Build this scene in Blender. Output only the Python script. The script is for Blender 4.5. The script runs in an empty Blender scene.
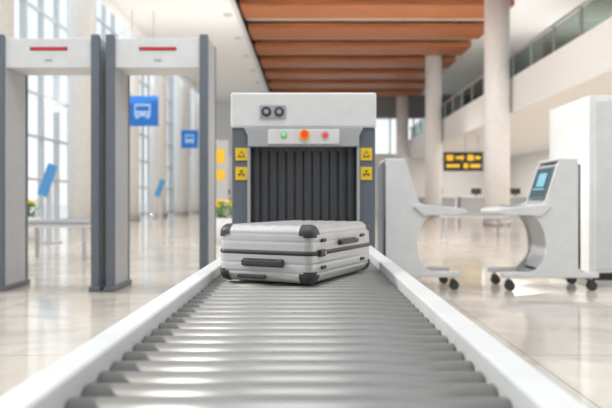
import bpy, bmesh, math, random
from mathutils import Vector, Matrix
random.seed(4)
S=bpy.context.scene
COL=S.collection
F=650.0; CX=310.0; CY=200.0; H=0.86
def PX(px,Y): return (px-CX)/F*Y
def PZ(py,Y): return H+(CY-py)/F*Y

# ---------------- materials ----------------
def mat(name,col,rough=0.5,metal=0.0,var=0.04,scale=8.0,emit=None,estr=0.0,bump=0.0,coat=0.0):
    m=bpy.data.materials.new(name); m.use_nodes=True
    nt=m.node_tree; b=nt.nodes['Principled BSDF']
    tc=nt.nodes.new('ShaderNodeTexCoord'); n=nt.nodes.new('ShaderNodeTexNoise')
    n.inputs['Scale'].default_value=scale; n.inputs['Detail'].default_value=3
    nt.links.new(tc.outputs['Object'],n.inputs['Vector'])
    r=nt.nodes.new('ShaderNodeValToRGB')
    c=Vector(col[:3])
    lo=c*(1-var); hi=c*(1+var)
    r.color_ramp.elements[0].position=0.3; r.color_ramp.elements[1].position=0.7
    r.color_ramp.elements[0].color=(lo[0],lo[1],lo[2],1)
    r.color_ramp.elements[1].color=(min(hi[0],1),min(hi[1],1),min(hi[2],1),1)
    nt.links.new(n.outputs['Fac'],r.inputs['Fac']); nt.links.new(r.outputs['Color'],b.inputs['Base Color'])
    b.inputs['Roughness'].default_value=rough; b.inputs['Metallic'].default_value=metal
    b.inputs['Coat Weight'].default_value=coat
    if emit:
        b.inputs['Emission Color'].default_value=(*emit,1); b.inputs['Emission Strength'].default_value=estr
    if bump>0:
        bp=nt.nodes.new('ShaderNodeBump'); bp.inputs['Strength'].default_value=bump
        n2=nt.nodes.new('ShaderNodeTexNoise'); n2.inputs['Scale'].default_value=scale*30
        nt.links.new(tc.outputs['Object'],n2.inputs['Vector'])
        nt.links.new(n2.outputs['Fac'],bp.inputs['Height']); nt.links.new(bp.outputs['Normal'],b.inputs['Normal'])
    return m
def floor_mat():
    m=bpy.data.materials.new('polished_marble'); m.use_nodes=True
    nt=m.node_tree; b=nt.nodes['Principled BSDF']
    tc=nt.nodes.new('ShaderNodeTexCoord')
    n=nt.nodes.new('ShaderNodeTexNoise'); n.inputs['Scale'].default_value=1.6; n.inputs['Detail'].default_value=8; n.inputs['Distortion'].default_value=1.5
    nt.links.new(tc.outputs['Object'],n.inputs['Vector'])
    r=nt.nodes.new('ShaderNodeValToRGB')
    e=r.color_ramp.elements; e[0].position=.3; e[0].color=(.60,.52,.44,1); e[1].position=.62; e[1].color=(.76,.69,.61,1)
    nt.links.new(n.outputs['Fac'],r.inputs['Fac'])
    br=nt.nodes.new('ShaderNodeTexBrick'); br.offset=0.0
    br.inputs['Color1'].default_value=(1,1,1,1); br.inputs['Color2'].default_value=(.94,.94,.94,1); br.inputs['Mortar'].default_value=(.72,.68,.63,1)
    br.inputs['Scale'].default_value=1.0; br.inputs['Mortar Size'].default_value=.008; br.inputs['Brick Width'].default_value=1.2; br.inputs['Row Height'].default_value=1.2
    nt.links.new(tc.outputs['Object'],br.inputs['Vector'])
    mx=nt.nodes.new('ShaderNodeMix'); mx.data_type='RGBA'; mx.blend_type='MULTIPLY'; mx.inputs[0].default_value=1
    nt.links.new(r.outputs['Color'],mx.inputs[6]); nt.links.new(br.outputs['Color'],mx.inputs[7])
    nt.links.new(mx.outputs[2],b.inputs['Base Color'])
    b.inputs['Roughness'].default_value=.1
    return m
def wood_mat():
    m=bpy.data.materials.new('warm_wood'); m.use_nodes=True
    nt=m.node_tree; b=nt.nodes['Principled BSDF']
    tc=nt.nodes.new('ShaderNodeTexCoord'); mp=nt.nodes.new('ShaderNodeMapping'); mp.inputs['Scale'].default_value=(.4,6,6)
    n=nt.nodes.new('ShaderNodeTexNoise'); n.inputs['Scale'].default_value=1.5; n.inputs['Detail'].default_value=6
    r=nt.nodes.new('ShaderNodeValToRGB'); e=r.color_ramp.elements
    e[0].position=.3; e[0].color=(.27,.085,.028,1); e[1].position=.7; e[1].color=(.45,.155,.05,1)
    nt.links.new(tc.outputs['Object'],mp.inputs['Vector']); nt.links.new(mp.outputs['Vector'],n.inputs['Vector'])
    nt.links.new(n.outputs['Fac'],r.inputs['Fac']); nt.links.new(r.outputs['Color'],b.inputs['Base Color'])
    b.inputs['Roughness'].default_value=.45
    return m
def glass_mat(name,tint,gl=.12):
    m=bpy.data.materials.new(name); m.use_nodes=True
    nt=m.node_tree; nt.nodes.remove(nt.nodes['Principled BSDF']); out=nt.nodes['Material Output']
    t=nt.nodes.new('ShaderNodeBsdfTransparent'); t.inputs['Color'].default_value=(*tint,1)
    g=nt.nodes.new('ShaderNodeBsdfGlossy'); g.inputs['Roughness'].default_value=.02
    mx=nt.nodes.new('ShaderNodeMixShader'); mx.inputs[0].default_value=gl
    nt.links.new(t.outputs[0],mx.inputs[1]); nt.links.new(g.outputs[0],mx.inputs[2]); nt.links.new(mx.outputs[0],out.inputs[0])
    return m
M={}
M['floor']=floor_mat(); M['wood']=wood_mat()
M['white']=mat('white_paint',(.87,.87,.86),.45)
M['ceil']=mat('white_ceiling',(.9,.9,.89),.7)
M['cream']=mat('cream_panel',(.84,.76,.66),.6)
M['column']=mat('column_white',(.92,.92,.91),.35)
M['wallg']=mat('grey_wall',(.70,.70,.71),.6)
M['backgrey']=mat('mid_grey_wall',(.22,.215,.21),.6)
M['darkwall']=mat('dark_grey_wall',(.20,.20,.21),.6)
M['glass']=glass_mat('clear_glass',(.97,.99,1.0),.05)
M['railglass']=glass_mat('railing_glass',(.60,.68,.66),.12)
M['mull']=mat('mullion_metal',(.60,.63,.66),.4)
M['roller']=mat('roller_steel',(.35,.335,.32),.38,.55,var=.05,scale=5)
M['rail']=mat('rail_enamel',(.70,.70,.69),.4)
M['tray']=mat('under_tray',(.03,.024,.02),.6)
M['steel']=mat('brushed_steel',(.5,.5,.5),.35,.8)
M['xwhite']=mat('scanner_white',(.76,.76,.755),.4)
M['xgrey']=mat('scanner_slate',(.14,.16,.19),.45)
M['xmid']=mat('scanner_grey',(.42,.43,.45),.4)
M['xlight']=mat('console_grey',(.60,.60,.61),.4)
M['curt']=mat('lead_curtain',(.06,.063,.07),.42,var=.1)
M['black']=mat('black_plastic',(.03,.03,.033),.4,bump=.05)
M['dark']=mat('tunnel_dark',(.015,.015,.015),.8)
M['yellow']=mat('yellow_label',(.90,.60,.04),.45)
M['mark']=mat('label_ink',(.16,.12,.03),.5)
M['red']=mat('red_button',(.75,.03,.02),.3,emit=(1,.05,.03),estr=.5)
M['orange']=mat('emergency_orange',(.80,.07,.015),.3,emit=(1,.10,.02),estr=.3)
M['green']=mat('green_lamp',(.1,.6,.1),.3,emit=(.15,.9,.2),estr=.5)
M['led']=mat('led_red',(.5,.02,.03),.3,emit=(.75,.02,.03),estr=.5)
M['case']=mat('suitcase_shell',(.60,.595,.585),.33,.35,var=.03,scale=20,bump=.03,coat=.1)
M['caseblk']=mat('suitcase_trim',(.05,.05,.053),.4)
M['det']=mat('detector_panel',(.55,.56,.58),.4)
M['detdark']=mat('detector_slate',(.15,.17,.20),.4)
M['blue']=mat('sign_blue',(.02,.15,.50),.4,emit=(.02,.22,.75),estr=.25)
M['kblue']=mat('kiosk_blue',(.08,.28,.55),.35,emit=(.1,.35,.7),estr=.2)
M['signw']=mat('sign_white',(.45,.65,.9),.4,emit=(.4,.6,1),estr=.2)
M['scr']=mat('screen_glass',(.02,.05,.07),.15,emit=(.05,.22,.30),estr=.2)
M['scrb']=mat('screen_lit',(.2,.5,.6),.2,emit=(.3,.65,.8),estr=.2)
M['signblk']=mat('sign_black',(.02,.02,.02),.5)
M['signyel']=mat('sign_yellow',(.95,.6,.03),.4,emit=(1,.6,.03),estr=.2)
M['leaf']=mat('leaf_green',(.14,.28,.06),.5,var=.3)
M['flower']=mat('flower_yellow',(.9,.65,.03),.5)
M['ground']=mat('apron_concrete',(.62,.62,.62),.9,scale=.3)
M['rubber']=mat('rubber',(.05,.05,.05),.7)

# ---------------- mesh builder ----------------
class MB:
    def __init__(s): s.bm=bmesh.new(); s.mats=[]
    def mi(s,m):
        m=M[m]
        if m not in s.mats: s.mats.append(m)
        return s.mats.index(m)
    def _fin(s,verts,m,mtx=None,smooth=False):
        if mtx is not None: bmesh.ops.transform(s.bm,matrix=mtx,verts=verts)
        i=s.mi(m); fs=set()
        for v in verts:
            for f in v.link_faces: fs.add(f)
        for f in fs: f.material_index=i; f.smooth=smooth
    def box(s,x0,x1,y0,y1,z0,z1,m,bev=0,seg=2,rot=None):
        r=bmesh.ops.create_cube(s.bm,size=1)
        vs=r['verts']
        for v in vs:
            v.co=Vector(((x0 if v.co.x<0 else x1),(y0 if v.co.y<0 else y1),(z0 if v.co.z<0 else z1)))
        if bev>0:
            es=set(e for v in vs for e in v.link_edges)
            rr=bmesh.ops.bevel(s.bm,geom=list(es),offset=bev,segments=seg,profile=.5,affect='EDGES')
            vs=list(set(v for f in rr['faces'] for v in f.verts)|set(v for v in vs if v.is_valid))
            allv=set(vs)
            for f in rr['faces']:
                for v in f.verts:
                    for g in v.link_faces: allv.update(g.verts)
            vs=list(allv)
        s._fin(vs,m,rot); return s
    def cyl(s,c,axis,r,l,m,seg=24,r2=None,smooth=True):
        rr=bmesh.ops.create_cone(s.bm,cap_ends=True,segments=seg,radius1=r,radius2=r if r2 is None else r2,depth=l)
        q=Vector((0,0,1)).rotation_difference(Vector(axis).normalized()).to_matrix().to_4x4()
        vs=rr['verts']
        s._fin(vs,m,Matrix.Translation(Vector(c))@q,smooth)
        for v in vs:
            for f in v.link_faces:
                if len(f.verts)>4: f.smooth=False
        return s
    def sph(s,c,r,m,sc=(1,1,1),seg=16):
        rr=bmesh.ops.create_uvsphere(s.bm,u_segments=seg,v_segments=max(6,seg//2),radius=r)
        s._fin(rr['verts'],m,Matrix.Translation(Vector(c))@Matrix.Diagonal((*sc,1)),True); return s
    def prism(s,pts,a,b,m,axis='y'):
        def mk(u,v,t):
            return {'y':(u,t,v),'x':(t,u,v),'z':(u,v,t)}[axis]
        A=[s.bm.verts.new(mk(u,v,a)) for u,v in pts]; B=[s.bm.verts.new(mk(u,v,b)) for u,v in pts]
        n=len(pts); i=s.mi(m); fs=[s.bm.faces.new(A),s.bm.faces.new(B[::-1])]
        for k in range(n): fs.append(s.bm.faces.new((A[k],B[k],B[(k+1)%n],A[(k+1)%n])))
        for f in fs: f.material_index=i
        bmesh.ops.recalc_face_normals(s.bm,faces=fs)
        return s
    def mesh(s,name):
        me=bpy.data.meshes.new(name); s.bm.normal_update(); s.bm.to_mesh(me); s.bm.free()
        for m in s.mats: me.materials.append(m)
        return me
def obj(name,me,parent=None,loc=(0,0,0),rot=0,bev=0,label=None,category=None,group=None,kind=None):
    if isinstance(me,MB): me=me.mesh(name)
    o=bpy.data.objects.new(name,me); COL.objects.link(o)
    o.location=loc; o.rotation_euler=(0,0,rot)
    if parent: o.parent=parent
    if bev>0:
        b=o.modifiers.new('bevel','BEVEL'); b.width=bev; b.segments=2; b.limit_method='ANGLE'; b.angle_limit=math.radians(40)
    if label: o['label']=label
    if category: o['category']=category
    if group: o['group']=group
    if kind: o['kind']=kind
    return o
def empty(name,loc,label,category,group=None,rot=0):
    return obj(name,None,None,loc,rot,0,label,category,group)
def struct(name,mb,loc=(0,0,0)): return obj(name,mb,None,loc,kind='structure')

# ---------------- structure ----------------
YB=46.0; YF=-6.4
struct('floor',MB().box(-9.6,14,YF,YB+.2,-.2,0,'floor'))
g=obj('ground',MB().box(-120,80,-40,160,-.5,-.22,'ground'),kind='structure')
ZC=H+7.0
c=MB(); c.box(-7.0,-2.62,9,YB,ZC,ZC+.5,'ceil'); c.box(-2.62,7.5,9,YB,ZC+.45,ZC+.7,'cream')
c.box(7.5,14,9,YB,ZC+.4,ZC+.7,'ceil')
c.box(-2.75,-2.62,9,YB,ZC-.12,ZC+.7,'mull'); c.box(-7.15,-6.9,9,YB,ZC-.25,ZC+.7,'ceil')
struct('ceiling',c)
w=MB()
w.box(-9.6,14,YB,YB+.2,0,4.0,'white'); w.box(-9.6,-1,YB,YB+.2,4.0,15,'wallg'); w.box(-1,14,YB,YB+.2,6.7,9.5,'darkwall')
w.box(9,14,YB,YB+.2,4.0,6.7,'white')
struct('wall_back',w)
struct('wall_front_unseen',MB().box(-9.6,14,YF-.2,YF,0,7,'backgrey'))  # unseen wall behind the camera, added to block low sky and darken roller fronts
wr=MB().box(14,14.2,YF,YB,0,8.2,'white'); struct('wall_right',wr)
w=MB()
for i in range(7): w.box(-1+i*1.666-.05,-1+i*1.666+.05,YB-.02,YB+.12,4.0,6.7,'mull')
w.box(-1,9,YB-.02,YB+.12,4.0,4.12,'mull'); w.box(-1,9,YB-.02,YB+.12,6.6,6.7,'mull'); w.box(-1,9,YB+.05,YB+.06,4.1,6.6,'glass')
struct('window_1',w)
k=2
y=YF
while y<YB-.1:
    y1=min(y+5.6,YB)
    w=MB()
    n=4
    for i in range(n+1):
        yy=y+(y1-y)*i/n; t=.09 if i in(0,n) else .045
        w.box(-9.62,-9.42,yy-t if i>0 else yy,yy+t if i<n else yy,0,15,'mull')
    for j in range(11):
        zz=.1+j*1.48
        w.box(-9.6,-9.45,y,y1,zz-.04,zz+.04,'mull')
    w.box(-9.53,-9.52,y,y1,0,15,'glass')
    struct('window_%d'%k,w); k+=1; y=y1
struct('trim_1',MB().box(-9.7,-9.3,YF,YB,15,15.3,'white'))

bm_=MB().box(-5.02,5.02,-.9,.9,0,.22,'wood',bev=.02)
base=bm_.mesh('ceiling_beam')
yy=15.0
while yy<YB-1:
    obj('ceiling_beam',base,None,(2.44,yy,ZC+.1),0,0,'broad warm orange-brown timber beam spanning under the ceiling','ceiling beam','timber ceiling beams')
    yy+=3.2
lam=MB().cyl((0,0,-.03),(0,0,1),.16,.06,'mull',20).mesh('downlight')
for i in range(9):
    obj('downlight',lam,None,(-3.1,14+i*3.5,ZC),0,0,'small round grey recessed ceiling light','ceiling light','ceiling downlights')

def column(x,y,h,r=.42,lab='round white column beside the glass facade',grp='facade columns'):
    e=empty('column',(x,y,0),lab,'column',grp)
    obj('shaft',MB().cyl((0,0,h/2),(0,0,1),r,h,'column',40),e)
    obj('column_base',MB().cyl((0,0,.08),(0,0,1),r+.04,.16,'steel',40),e)
for y in (15.8,21.8,27.5,32.8,38.6,44.2): column(-7.65,y,15)
for y in (22,33.3,44.6): column(6.33,y,ZC+.45,.42,'round white column in front of the balcony','balcony columns')

bal=empty('balcony',(6.8,9,3.79),'long white upper-floor balcony with glass railing','balcony')
L=YB-9-.02
obj('balcony_slab',MB().box(0,7.19,0,L,0,.4,'white').box(0,.18,0,L,.4,1.2,'white'),bal)
obj('handrail',MB().cyl((.09,L/2,2.02),(0,1,0),.04,L,'steel',12),bal)
pp=MB().box(.06,.12,-.035,.035,1.2,2.0,'steel').mesh('railing_post'); gp=MB().box(.085,.1,.05,1.8,1.24,1.94,'railglass').mesh('glass_panel')
yy=.1
while yy<L-.1:
    obj('railing_post',pp,bal,(0,yy,0)); 
    if yy+1.85<L: obj('glass_panel',gp,bal,(0,yy,0))
    yy+=1.85

# ---------------- conveyor ----------------
CXC=-.03; RZ=.58; RR=.030; HW=.31; PITCH=.070
conv=empty('roller_conveyor',(CXC,0,0),'grey steel roller conveyor with white side rails','conveyor')
Y0=.45; Y1=3.575
rl=MB().cyl((0,0,0),(1,0,0),RR,2*HW-.004,'roller',40); rl.cyl((0,0,0),(1,0,0),.008,2*HW+.06,'steel',10)
rlm=rl.mesh('roller')
yy=Y0+.05
while yy<Y1-.03:
    obj('roller',rlm,conv,(0,yy,RZ-RR)); yy+=PITCH
for sgn,nm in((-1,'side_rail'),(1,'side_rail')):
    a=HW+.002; b=HW+.058
    xs=sorted((sgn*a,sgn*b))
    r=MB().box(xs[0],xs[1],Y0,Y1,RZ-.13,RZ+.03,'rail',bev=.006,seg=3)
    obj(nm,r,conv)
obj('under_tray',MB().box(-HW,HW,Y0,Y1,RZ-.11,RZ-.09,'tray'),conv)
for x in(-.33,.33):
    for y in(.7,2.0,3.3):
        l=MB().box(x-.025,x+.025,y-.025,y+.025,.03,RZ-.12,'steel',bev=.004)
        l.cyl((x,y,.015),(0,0,1),.045,.03,'rubber',20)
        obj('leg',l,conv)
for y in(.7,2.0,3.3):
    obj('cross_brace',MB().box(-.33,.33,y-.015,y+.015,.2,.24,'steel'),conv)

# ---------------- x-ray machine ----------------
MY=3.67
mx=empty('baggage_scanner',(-.036,MY,0),'white and slate-grey baggage x-ray machine with dark curtain and yellow labels','x-ray machine')
W2=.41; D=2.0; T=.312
zt=1.465; zc=1.267; ztun=1.16
b=MB()
b.box(-W2,W2,0,D,0.06,.50,'xgrey',bev=.01)
b.box(-W2+.005,-T,.0,D,.50,zc,'xgrey',bev=.006); b.box(T,W2-.005,.0,D,.50,zc,'xgrey',bev=.006)
b.box(-T,T,.05,D,ztun,zc,'xgrey')
obj('scanner_body',b,mx)
obj('top_cover',MB().box(-W2,W2,-.015,D,zc,zt,'xwhite',bev=.012,seg=3),mx)
b=MB(); b.prism([(-T-.025,zc),(T+.025,zc),(T,ztun+.06),(T,ztun),(-T,ztun),(-T,ztun+.06)],-.03,.05,'xmid')
obj('tunnel_hood',b,mx,bev=.004)
obj('tunnel_frame',MB().box(-T-.004,-T+.012,-.02,.3,.55,ztun,'xmid'),mx,bev=.002)
obj('tunnel_frame',MB().box(T-.012,T+.004,-.02,.3,.55,ztun,'xmid'),mx,bev=.002)
obj('infeed_plate',MB().box(-T+.01,T-.01,-.08,.05,.50,.56,'steel',bev=.01),mx)
obj('control_strip',MB().box(-.20,.20,-.04,-.028,ztun+.012,zc-.012,'xwhite',bev=.004),mx)
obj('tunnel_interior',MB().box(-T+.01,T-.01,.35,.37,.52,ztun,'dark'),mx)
obj('scanner_belt',MB().box(-T+.01,T-.01,.05,.35,.515,.56,'dark'),mx)
n=12; w=(2*T-.03)/n
for i in range(n):
    x0=-T+.015+i*w
    pts=[]
    m_=8
    for j in range(m_+1): 
        t=j/m_; pts.append((x0+w*t*.95, .04-.014*math.sin(t*math.pi)))
    for j in range(m_,-1,-1):
        t=j/m_; pts.append((x0+w*t*.95, .046-.014*math.sin(t*math.pi)))
    o=obj('curtain_strip',MB().prism(pts,.60,ztun-.003,'curt','z'),mx)
obj('curtain_rod',MB().cyl((0,.045,ztun-.012),(1,0,0),.007,2*T-.03,'steel',12),mx)
vx0=PX(260,MY)+.036; vx1=PX(286,MY)+.036; vz0=PZ(119,MY); vz1=PZ(105.5,MY)
b=MB().box(vx0,vx1,-.024,-.012,vz0,vz1,'xmid',bev=.003)
vm=(vx0+vx1)/2; vh=(vz0+vz1)/2
for s_ in(-1,1):
    b.cyl((vm+s_*.036,-.026,vh),(0,1,0),.027,.008,'black',24); b.cyl((vm+s_*.036,-.031,vh),(0,1,0),.011,.006,'xmid',20)
    b.cyl((vm+s_*.036,-.029,vh),(0,1,0),.019,.006,'xgrey',24)
obj('fan_vent',b,mx)
zl=PZ(135.5,MY)
for px,mm,r in((284,'green',.012),(325,'red',.014)):
    x=PX(px,MY)+.036
    o=obj('indicator_lamp',MB().cyl((x,-.043,zl),(0,1,0),r+.006,.008,'xmid',20).sph((x,-.048,zl),r,mm,(1,.6,1)),mx)
    o['label']='green indicator lamp' if mm=='green' else 'red indicator lamp'
x=PX(304.5,MY)+.036
b=MB().cyl((x,-.043,zl),(0,1,0),.03,.006,'yellow',28).cyl((x,-.055,zl),(0,1,0),.012,.024,'red',20).cyl((x,-.070,zl),(0,1,0),.021,.014,'orange',28)
o=obj('emergency_stop_button',b,mx); o['label']='orange-red emergency stop button'
for px0,px1 in((235.5,247.5),(360.5,372)):
    for py0,py1 in((148,160.5),(167,180)):
        x0=PX(px0,MY)+.036; x1=PX(px1,MY)+.036; z0=PZ(py1,MY); z1=PZ(py0,MY); cxm=(x0+x1)/2; czm=(z0+z1)/2
        b=MB().box(x0,x1,-.006,.001,z0,z1,'yellow',bev=.001)
        if py0<160:
            b.prism([(cxm-.02,czm-.016),(cxm+.02,czm-.016),(cxm,czm+.02)],-.009,-.005,'mark')
            b.prism([(cxm-.012,czm-.011),(cxm+.012,czm-.011),(cxm,czm+.011)],-.011,-.008,'yellow')
        else:
            b.cyl((cxm,-.007,czm),(0,1,0),.005,.005,'mark',12)
            for q in range(3):
                a=math.radians(90+120*q); pts=[]
                for t in(-28,-10,10,28): pts.append((cxm+.019*math.cos(a+math.radians(t)),czm+.019*math.sin(a+math.radians(t))))
                pts=[(cxm+.009*math.cos(a-.4),czm+.009*math.sin(a-.4))]+pts+[(cxm+.009*math.cos(a+.4),czm+.009*math.sin(a+.4))]
                b.prism(pts,-.009,-.005,'mark')
        obj('warning_label',b,mx)
for x in(-.36,.36):
    for y in(.12,D-.12):
        obj('foot',MB().cyl((x,y,.03),(0,0,1),.035,.06,'rubber',20),mx)

# ---------------- suitcase ----------------
def samp(h,r,n):
    a=[-h,-h+r*.12,-h+r*.3,-h+r*.5,-h+r*.7,-h+r*.85]+[-h+r+(2*h-2*r)*i/n for i in range(n+1)]
    a+=[h-r*.85,h-r*.7,h-r*.5,h-r*.3,h-r*.12,h]
    return a
def rbox(mb,hx,hy,hz,r,off,matn,filt,disp=None,nx=24,ny=18,nz=40):
    A=[samp(hx,r,nx),samp(hy,r,ny),samp(hz,r,nz)]
    bm=mb.bm; cache={}; mi=mb.mi(matn); h=(hx,hy,hz)
    def vert(p):
        key=tuple(round(c,5) for c in p)
        if key in cache: return cache[key]
        q=Vector([max(-h[i]+r,min(h[i]-r,p[i])) for i in range(3)])
        d=Vector(p)-q
        if d.length<1e-9: d=Vector((0,0,1))
        n=d.normalized()
        e=off+(disp(q+n*r,n) if disp else 0)
        v=bm.verts.new(q+n*(r+e)); cache[key]=v; return v
    for ax in range(3):
        u,v=[(1,2),(2,0),(0,1)][ax]
        for sg in(-1,1):
            U=A[u];V=A[v]
            for i in range(len(U)-1):
                for j in range(len(V)-1):
                    c=[0,0,0]; c[ax]=sg*h[ax]; c[u]=(U[i]+U[i+1])/2; c[v]=(V[j]+V[j+1])/2
                    if filt and not filt(*c): continue
                    ps=[]
                    for a_,b_ in((U[i],V[j]),(U[i+1],V[j]),(U[i+1],V[j+1]),(U[i],V[j+1])):
                        p=[0,0,0]; p[ax]=sg*h[ax]; p[u]=a_; p[v]=b_; ps.append(vert(p))
                    if sg<0: ps=ps[::-1]
                    if len(set(ps))<4: continue
                    f=bm.faces.new(ps); f.material_index=mi; f.smooth=True
LX,LY,LZ=.275,.18,.095
u=Vector((.43,.903,0)).normalized(); v=Vector((-u.y,u.x,0))
Cn=Vector((.007,2.085,0)); cen=Cn+u*LX+v*LY
ang=math.atan2(u.y,u.x)
suit=empty('suitcase',(cen.x,cen.y,RZ+.0005),'silver hard-shell suitcase with dark corner guards lying flat on the rollers','suitcase',rot=ang)
zm=LZ+.006
def gro(p,n):
    d=0
    if abs(n.z)<.7:
        for z in(-.062,-.032,.040,.066):
            d-=.0018*math.exp(-((p.z-z)/.0035)**2)
    elif n.z>0:
        for y_ in(-.1,-.05,0,.05,.1): d-=.003*math.exp(-((p.y-y_)/.006)**2)
    return d
SP=.004
b=MB(); rbox(b,LX,LY,LZ,.03,0,'case',lambda x,y,z: z<SP-.007,gro); o=obj('lower_shell',b,suit,(0,0,zm))
b=MB(); rbox(b,LX,LY,LZ,.03,0,'case',lambda x,y,z: z>SP+.007,gro); obj('upper_shell',b,suit,(0,0,zm))
b=MB(); rbox(b,LX,LY,LZ,.03,-.001,'caseblk',lambda x,y,z: abs(z-SP)<.012,lambda p,n:.0045*math.exp(-((p.z-SP)/.006)**2)); obj('zipper',b,suit,(0,0,zm))
for sx in(-1,1):
    for sy in(-1,1):
        for sz in(-1,1):
            b=MB(); rbox(b,LX,LY,LZ,.03,.003,'caseblk',lambda x,y,z: x*sx>LX-.045 and y*sy>LY-.045 and z*sz>LZ-.04 and (abs(x)-LX+abs(y)-LY+abs(z)-LZ)>-.07)
            obj('corner_guard',b,suit,(0,0,zm))
def handle(axis,pos,length,zc_):
    b=MB()
    if axis=='x':
        x=-LX
        b.box(x-.004,x+.004,-length/2-.012,length/2+.012,zc_-.014,zc_+.014,'caseblk',bev=.003)
        b.box(x-.017,x-.010,-length/2,length/2,zc_-.009,zc_+.009,'caseblk',bev=.003)
        for s_ in(-1,1): b.box(x-.016,x,s_*length/2-.012,s_*length/2+.012,zc_-.010,zc_+.010,'caseblk',bev=.003)
    else:
        y=-LY
        b.box(pos-length/2-.012,pos+length/2+.012,y-.004,y+.004,zc_-.010,zc_+.010,'caseblk',bev=.003)
        b.box(pos-length/2,pos+length/2,y-.016,y-.010,zc_-.007,zc_+.007,'caseblk',bev=.003)
        for s_ in(-1,1): b.box(pos+s_*length/2-.012,pos+s_*length/2+.012,y-.015,y,zc_-.008,zc_+.008,'caseblk',bev=.003)
    return b
obj('carry_handle',handle('x',0,.13,zm-.030),suit)
obj('side_handle',handle('y',.02,.14,zm+.030),suit)
b=MB().box(-LX-.006,-LX+.004,-.01,.10,zm-.085,zm-.070,'caseblk',bev=.004); obj('telescopic_handle',b,suit)
for x_ in(-.19,.17):
    for z_ in(zm+.045,zm-.045):
        obj('side_stud',MB().box(x_-.018,x_+.018,-LY-.006,-LY+.003,z_-.006,z_+.006,'caseblk',bev=.003),suit)
b=MB().box(-.23,-.19,-LY-.012,-LY+.001,zm-.008,zm+.016,'caseblk',bev=.004).cyl((-.2,-LY-.013,zm+.004),(0,1,0),.005,.004,'steel',12)
obj('combination_lock',b,suit)
for sy in(-1,1):
    for z_ in(.04,.15):
        b=MB().box(LX-.004,LX+.014,sy*.13-.02,sy*.13+.02,z_-.02,z_+.02,'caseblk',bev=.004).cyl((LX+.03,sy*.13,z_),(0,1,0),.022,.02,'rubber',24)
        obj('wheel',b,suit)

# ---------------- metal detectors ----------------
def detector(x,y,w,label):
    e=empty('metal_detector',(x,y,0),label,'metal detector','walk-through metal detectors')
    hw=w/2; hh=2.40; d=.55
    for s_ in(-1,1):
        a=hw-.07 if s_>0 else -hw
        o=hw if s_>0 else -hw+.07
        pb=MB().box(a,o,.05,d-.05,.04,hh,'det',bev=.01)
        p=obj('side_panel',pb,e)
        for yy0,yy1 in((0,.055),(d-.055,d)):
            obj('edge_trim',MB().box(a-.006,o+.006,yy0,yy1,.03,hh+.02,'detdark',bev=.014,seg=3),p)
        obj('foot_plate',MB().box(a-.02,o+.02,-.02,d+.02,0,.05,'detdark',bev=.01),e)
    xi=hw-.07
    hd=MB().box(-xi,xi,.06,d-.06,2.12,2.38,'xwhite',bev=.012); h_=obj('header',hd,e)
    fr=MB().box(-xi+.0,xi,.045,.07,2.11,2.39,'xwhite',bev=.008); obj('front_cover',fr,h_)
    obj('led_display',MB().box(-.175,.175,.036,.048,2.275,2.305,'black',bev=.003).box(-.165,.165,.032,.04,2.281,2.299,'led'),h_)
    obj('indicator_lamp',MB().box(-.035,.035,.04,.048,2.17,2.19,'xmid',bev=.002),h_)
    return e
detector(-2.47,6.1,.97,'white and slate walk-through metal detector near the glass facade')
detector(-1.44,6.1,.95,'white and slate walk-through metal detector beside the conveyor')

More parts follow.
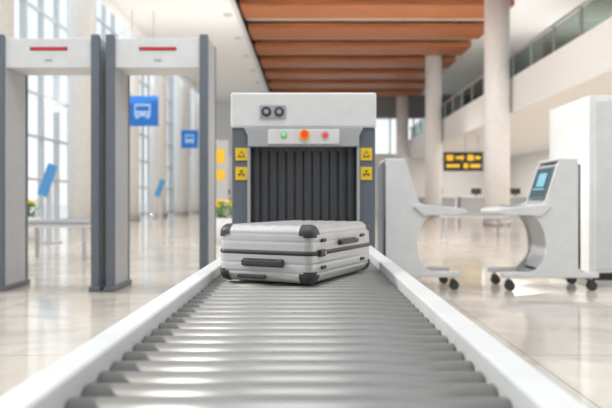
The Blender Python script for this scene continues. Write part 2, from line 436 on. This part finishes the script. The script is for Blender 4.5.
# ---------------- operator consoles ----------------
def console(x,y,m,label,back=0.0):
    e=empty('operator_console',(x,y,0),label,'security console','operator consoles')
    pr=[(0.02,1.22),(.04,1.24),(.19,1.24),(.22,1.20),(.335,.84),(.42,.80),(.46,.75),(.43,.70),(.38,.64),(.34,.55),(.325,.45),(.33,.34),(.37,.25),(.43,.19),(.50,.17),(.0,.17),(0,.3)]
    inn=[(0.05,1.20),(.20,1.20),(.31,.83),(.36,.72),(.31,.55),(.295,.45),(.30,.32),(.36,.2),(.02,.2)]
    P=[(m*a,b_) for a,b_ in pr]; I=[(m*a,b_) for a,b_ in inn]
    for y0,y1 in((0,.03),(.52,.55)):
        obj('side_panel',MB().prism(P,y0,y1,'xwhite'),e,bev=.005)
    obj('cabinet',MB().prism(I,.03,.52,'xlight'),e)
    obj('back_panel',MB().box(min(m*-.004,m*.03),max(m*-.004,m*.03),.0,.53,.2,1.2,'detdark',bev=.008),e)
    xs=sorted((m*.02,m*.215)); obj('top_cap',MB().box(xs[0],xs[1],.0,.55,1.235,1.255,'xwhite',bev=.008),e)
    D_=[(m*a,b_) for a,b_ in((.28,.80),(.32,.82),(.72,.785),(.79,.77),(.80,.75),(.78,.73),(.70,.72),(.38,.71))]
    obj('desk',MB().prism(D_,-.03,.58,'xwhite'),e,bev=.008)
    s0=Vector((m*.225,0,1.18)); s1=Vector((m*.325,0,.87)); d=(s1-s0).normalized(); nrm=Vector((m*abs(d.z),0,abs(d.x))).normalized()
    def quad(a,b_,y0,y1,o0,o1,mm,mb):
        p0=s0.lerp(s1,a); p1=s0.lerp(s1,b_)
        pts=[(p0+nrm*o0),(p1+nrm*o0),(p1+nrm*o1),(p0+nrm*o1)]
        mb.prism([(q.x,q.z) for q in pts],y0,y1,mm); return mb
    mo=obj('monitor',quad(0.0,1.0,.05,.50,-.02,.008,'xgrey',MB()),e,bev=.004)
    mb=quad(.06,.94,.08,.47,.0085,.011,'scr',MB())
    obj('screen',mb,mo)
    mb=quad(.2,.62,.15,.36,.0115,.013,'scrb',MB()); quad(.68,.72,.12,.43,.0115,.013,'scrb',mb); obj('screen_image',mb,mo)
    obj('keyboard',MB().box(min(m*.48,m*.64),max(m*.48,m*.64),.08,.46,.797,.812,'xmid',bev=.004),e)
    xs=sorted((m*(-.02-back),m*.74))
    ba=MB()
    ba.box(xs[0],xs[1],.0,.07,.12,.175,'xwhite',bev=.012); ba.box(xs[0],xs[1],.48,.55,.12,.175,'xwhite',bev=.012)
    x2=sorted((m*0,m*.45)); ba.box(x2[0],x2[1],.05,.5,.13,.175,'xmid')
    obj('base_frame',ba,e)
    for a in(.05-back,.67):
        for yy in(.035,.515):
            b=MB().cyl((m*a,yy,.105),(0,0,1),.014,.04,'steel',12).box(m*a-.03,m*a+.03,yy-.025,yy+.025,.085,.1,'black',bev=.004)
            b.cyl((m*a+.01,yy-.018,.045),(0,1,0),.045,.016,'rubber',24).cyl((m*a+.01,yy+.018,.045),(0,1,0),.045,.016,'rubber',24).cyl((m*a+.01,yy,.045),(0,1,0),.012,.05,'steel',12)
            obj('caster',b,e)
    return e
console(.70,6.2,1,'white wheeled operator console with slate back panel')
console(2.56,6.15,-1,'white wheeled operator console with lit monitor screen',.16)

cab=empty('scanner_cabinet',(2.98,6.95,0),'tall plain white equipment cabinet beside the operator console','cabinet')
obj('cabinet_body',MB().box(0,1.2,0,1.15,.08,1.98,'white',bev=.012),cab)
obj('plinth',MB().box(.03,1.17,.03,1.12,0,.08,'black'),cab)
obj('cabinet_door',MB().box(.06,1.14,-.02,0,.12,1.92,'xwhite',bev=.006),cab)
obj('door_handle',MB().box(.90,.93,-.05,-.02,.95,1.15,'steel',bev=.004),cab)

def table(x,y,w,d,h,lab):
    e=empty('inspection_table',(x,y,0),lab,'table')
    obj('table_top',MB().box(-w/2,w/2,-d/2,d/2,h-.05,h,'xmid',bev=.012).box(-w/2+.02,w/2-.02,-d/2+.02,d/2-.02,h-.1,h-.05,'xwhite'),e)
    for sx in(-1,1):
        for sy in(-1,1):
            obj('leg',MB().box(sx*(w/2-.06)-.025,sx*(w/2-.06)+.025,sy*(d/2-.06)-.025,sy*(d/2-.06)+.025,0,h-.1,'det',bev=.004),e)
    return e
table(PX(52,9.3),9.6,1.0,.6,.56,'low white inspection table behind the metal detector')
table(PX(478,15),15.5,1.5,.7,.55,'low white inspection table on the far floor')

def bus_sign(px0,px1,py0,py1,Y,top):
    x0=PX(px0,Y);x1=PX(px1,Y);z0=PZ(py1,Y);z1=PZ(py0,Y); w=x1-x0; h=z1-z0; cx=(x0+x1)/2
    e=empty('hanging_sign',(cx,Y,z0),'blue illuminated hanging sign with pale bus pictogram','sign','blue bus signs')
    bd=obj('sign_board',MB().box(-w/2,w/2,0,.1,0,h,'blue',bev=.01),e)
    b=MB()
    b.box(-w*.26,w*.26,-.012,.0,h*.32,h*.74,'signw',bev=.005)
    b.box(-w*.21,w*.21,-.018,-.011,h*.50,h*.66,'blue'); b.box(-w*.18,-w*.11,-.018,-.011,h*.38,h*.43,'blue'); b.box(w*.11,w*.18,-.018,-.011,h*.38,h*.43,'blue')
    b.box(-w*.22,-w*.12,-.012,0,h*.25,h*.33,'signw'); b.box(w*.12,w*.22,-.012,0,h*.25,h*.33,'signw')
    obj('bus_pictogram',b,bd)
    for s_ in(-1,1): obj('hanger_rod',MB().cyl((s_*w*.35,.05,(h+top-z0)/2),(0,0,1),.015,top-z0-h,'steel',10),e)
bus_sign(127,158,96,126,24,ZC)
bus_sign(181,198,130,148,34,ZC)
Y=30; x0=PX(444,Y);x1=PX(483,Y);z0=PZ(171,Y);z1=PZ(152,Y);w=x1-x0;h=z1-z0
e=empty('direction_sign',((x0+x1)/2,Y,z0),'black hanging direction sign with yellow arrows and pictograms','sign')
bd=obj('sign_board',MB().box(-w/2,w/2,0,.12,0,h,'signblk',bev=.01),e)
b=MB()
b.box(-w*.44,-w*.26,-.012,0,h*.55,h*.85,'signyel'); b.prism([(-w*.2,h*.62),(-w*.05,h*.62),(-w*.05,h*.52),(w*.03,h*.7),(-w*.05,h*.88),(-w*.05,h*.78),(-w*.2,h*.78)],-.012,0,'signyel')
b.box(w*.1,w*.26,-.012,0,h*.55,h*.85,'signyel'); b.box(w*.3,w*.44,-.012,0,h*.62,h*.78,'signyel')
b.box(-w*.44,-w*.1,-.012,0,h*.18,h*.36,'signyel'); b.box(0,w*.12,-.012,0,h*.14,h*.4,'signyel'); b.box(w*.17,w*.44,-.012,0,h*.18,h*.36,'signyel')
obj('sign_marks',b,bd)
for xx in(.1,.7): obj('hanger_rod',MB().cyl((xx,.06,(h+3.79-z0)/2),(0,0,1),.015,3.79-z0-h,'steel',10),e)
Y=26; x0=PX(211,Y);x1=PX(227,Y)
e=empty('information_totem',((x0+x1)/2,Y,0),'grey freestanding totem with yellow information panels','information sign')
obj('totem_body',MB().box(-.36,.36,0,.2,0,PZ(140,Y),'wallg',bev=.02),e)
obj('yellow_panel',MB().box(-.22,.22,-.02,0,PZ(163,Y),PZ(149,Y),'signyel'),e)
obj('yellow_panel',MB().box(-.22,.22,-.02,0,PZ(180,Y),PZ(170,Y),'signyel'),e)
def kiosk(px,Y,pz,sc=1):
    e=empty('information_kiosk',(PX(px,Y),Y,0),'slim white kiosk with tilted blue screen','kiosk','blue screen kiosks')
    z=PZ(pz,Y)
    obj('stand',MB().box(-.05,.05,.0,.1,.03,z,'mull',bev=.01).cyl((0,.05,.015),(0,0,1),.25,.03,'mull',24),e)
    R=Matrix.Translation((0,0,z))@Matrix.Rotation(math.radians(20),4,'Y')
    s_=MB().box(-.10*sc,.10*sc,-.04,0,-.33*sc,.33*sc,'kblue',bev=.01,rot=R)
    obj('screen',s_,e)
kiosk(48,13,180); kiosk(160,24,188)
def planter(x,y):
    e=empty('potted_flowers',(x,y,0),'round white planter filled with yellow flowers','potted plant','flower planters')
    obj('planter',MB().cyl((0,0,.25),(0,0,1),.2,.5,'white',28,r2=.28),e)
    b=MB()
    for i in range(90):
        a=random.uniform(0,6.28); r=random.uniform(0,.28); z=.5+random.uniform(0,.3)
        R=Matrix.Translation((r*math.cos(a),r*math.sin(a),z))@Matrix.Rotation(a,4,'Z')@Matrix.Rotation(random.uniform(-1,1),4,'Y')
        b.box(-.07,.07,-.018,.018,-.002,.002,'leaf',rot=R)
    obj('foliage',b,e)['kind']='stuff'
    b=MB()
    for i in range(26):
        a=random.uniform(0,6.28); r=random.uniform(0,.27)
        b.sph((r*math.cos(a),r*math.sin(a),.78+random.uniform(-.06,.08)),.035,'flower',(1,1,.6),8)
    obj('blossoms',b,e)['kind']='stuff'
planter(PX(28,14),14)
planter(PX(221,13),13)

def counter(x,y,w,lab):
    e=empty('service_counter',(x,y,0),lab,'counter','service counters')
    obj('counter_body',MB().box(-w/2,w/2,0,.8,0,1.0,'xmid',bev=.02),e)
    obj('counter_top',MB().box(-w/2-.05,w/2+.05,-.08,.85,1.0,1.06,'white',bev=.01),e)
    obj('monitor',MB().box(-.3,.3,.3,.34,1.2,1.55,'black',bev=.01).box(-.04,.04,.3,.36,1.06,1.22,'black'),e)
for x in(7.5,9.8,12.1): counter(x,38,2.0,'grey and white service counter under the balcony')
for x in(-5.5,-3.0): counter(x,42,2.0,'grey and white service counter by the end wall')

# ---------------- lights & world ----------------
wd=bpy.data.worlds.new('world'); S.world=wd; wd.use_nodes=True
nt=wd.node_tree; bg=nt.nodes['Background']
tc=nt.nodes.new('ShaderNodeTexCoord'); sp=nt.nodes.new('ShaderNodeSeparateXYZ'); r=nt.nodes.new('ShaderNodeValToRGB')
nt.links.new(tc.outputs['Generated'],sp.inputs[0]); nt.links.new(sp.outputs['Z'],r.inputs['Fac']); nt.links.new(r.outputs['Color'],bg.inputs['Color'])
r.color_ramp.elements[0].position=0; r.color_ramp.elements[0].color=(1,.985,.965,1)
r.color_ramp.elements[1].position=.6; r.color_ramp.elements[1].color=(.82,.91,1,1)
bg.inputs['Strength'].default_value=1.15
sun=bpy.data.lights.new('sun','SUN'); sun.energy=2.6; sun.angle=math.radians(3); sun.color=(1,.93,.83)
so=bpy.data.objects.new('sun',sun); COL.objects.link(so)
d=Vector((.86,-.08,-.60)); so.rotation_euler=d.to_track_quat('-Z','Y').to_euler()
def area(x,y,z,sx,sy,e,name='overhead_fill',d=(0,0,-1),col=(1,.97,.93)):
    l=bpy.data.lights.new(name,'AREA'); l.shape='RECTANGLE'; l.size=sx; l.size_y=sy; l.energy=e; l.color=col
    o=bpy.data.objects.new(name,l); COL.objects.link(o); o.location=(x,y,z); o.rotation_euler=Vector(d).to_track_quat('-Z','Y').to_euler()
area(10,27,3.74,.18,34,800,'balcony_fill')  # added fill light under the balcony, narrowed to a slim strip
area(9.5,27,5.3,3,30,420,'upward_fill',(-.55,0,1))  # added fill hidden behind the parapet, aimed up to brighten the ceiling
area(-1,24,5.0,2.0,20,220,'upward_fill',(-.1,0,1))  # added fill in mid-air without a fixture, brightens the ceiling from below
area(1,16,7.2,7,12,560,'overhead_fill',(0.25,.55,-1))  # added fill without a fixture, brightens the hall and balcony front
area(0,1,7.0,6,3,200,'overhead_fill',(0,.6,-1))  # added fill out of view above the camera, brightens the scanner front

# ---------------- camera ----------------
cam=bpy.data.cameras.new('camera'); co=bpy.data.objects.new('camera',cam); COL.objects.link(co)
co.location=(0,0,H); co.rotation_euler=(math.radians(90),0,0)
cam.sensor_width=36; cam.lens=36*F/612; cam.shift_x=-(CX-306)/612; cam.shift_y=-(204-CY)/612
cam.dof.use_dof=True; cam.dof.focus_distance=2.05; cam.dof.aperture_fstop=3.2
S.camera=co
S.view_settings.view_transform='Standard'; S.view_settings.exposure=0.05
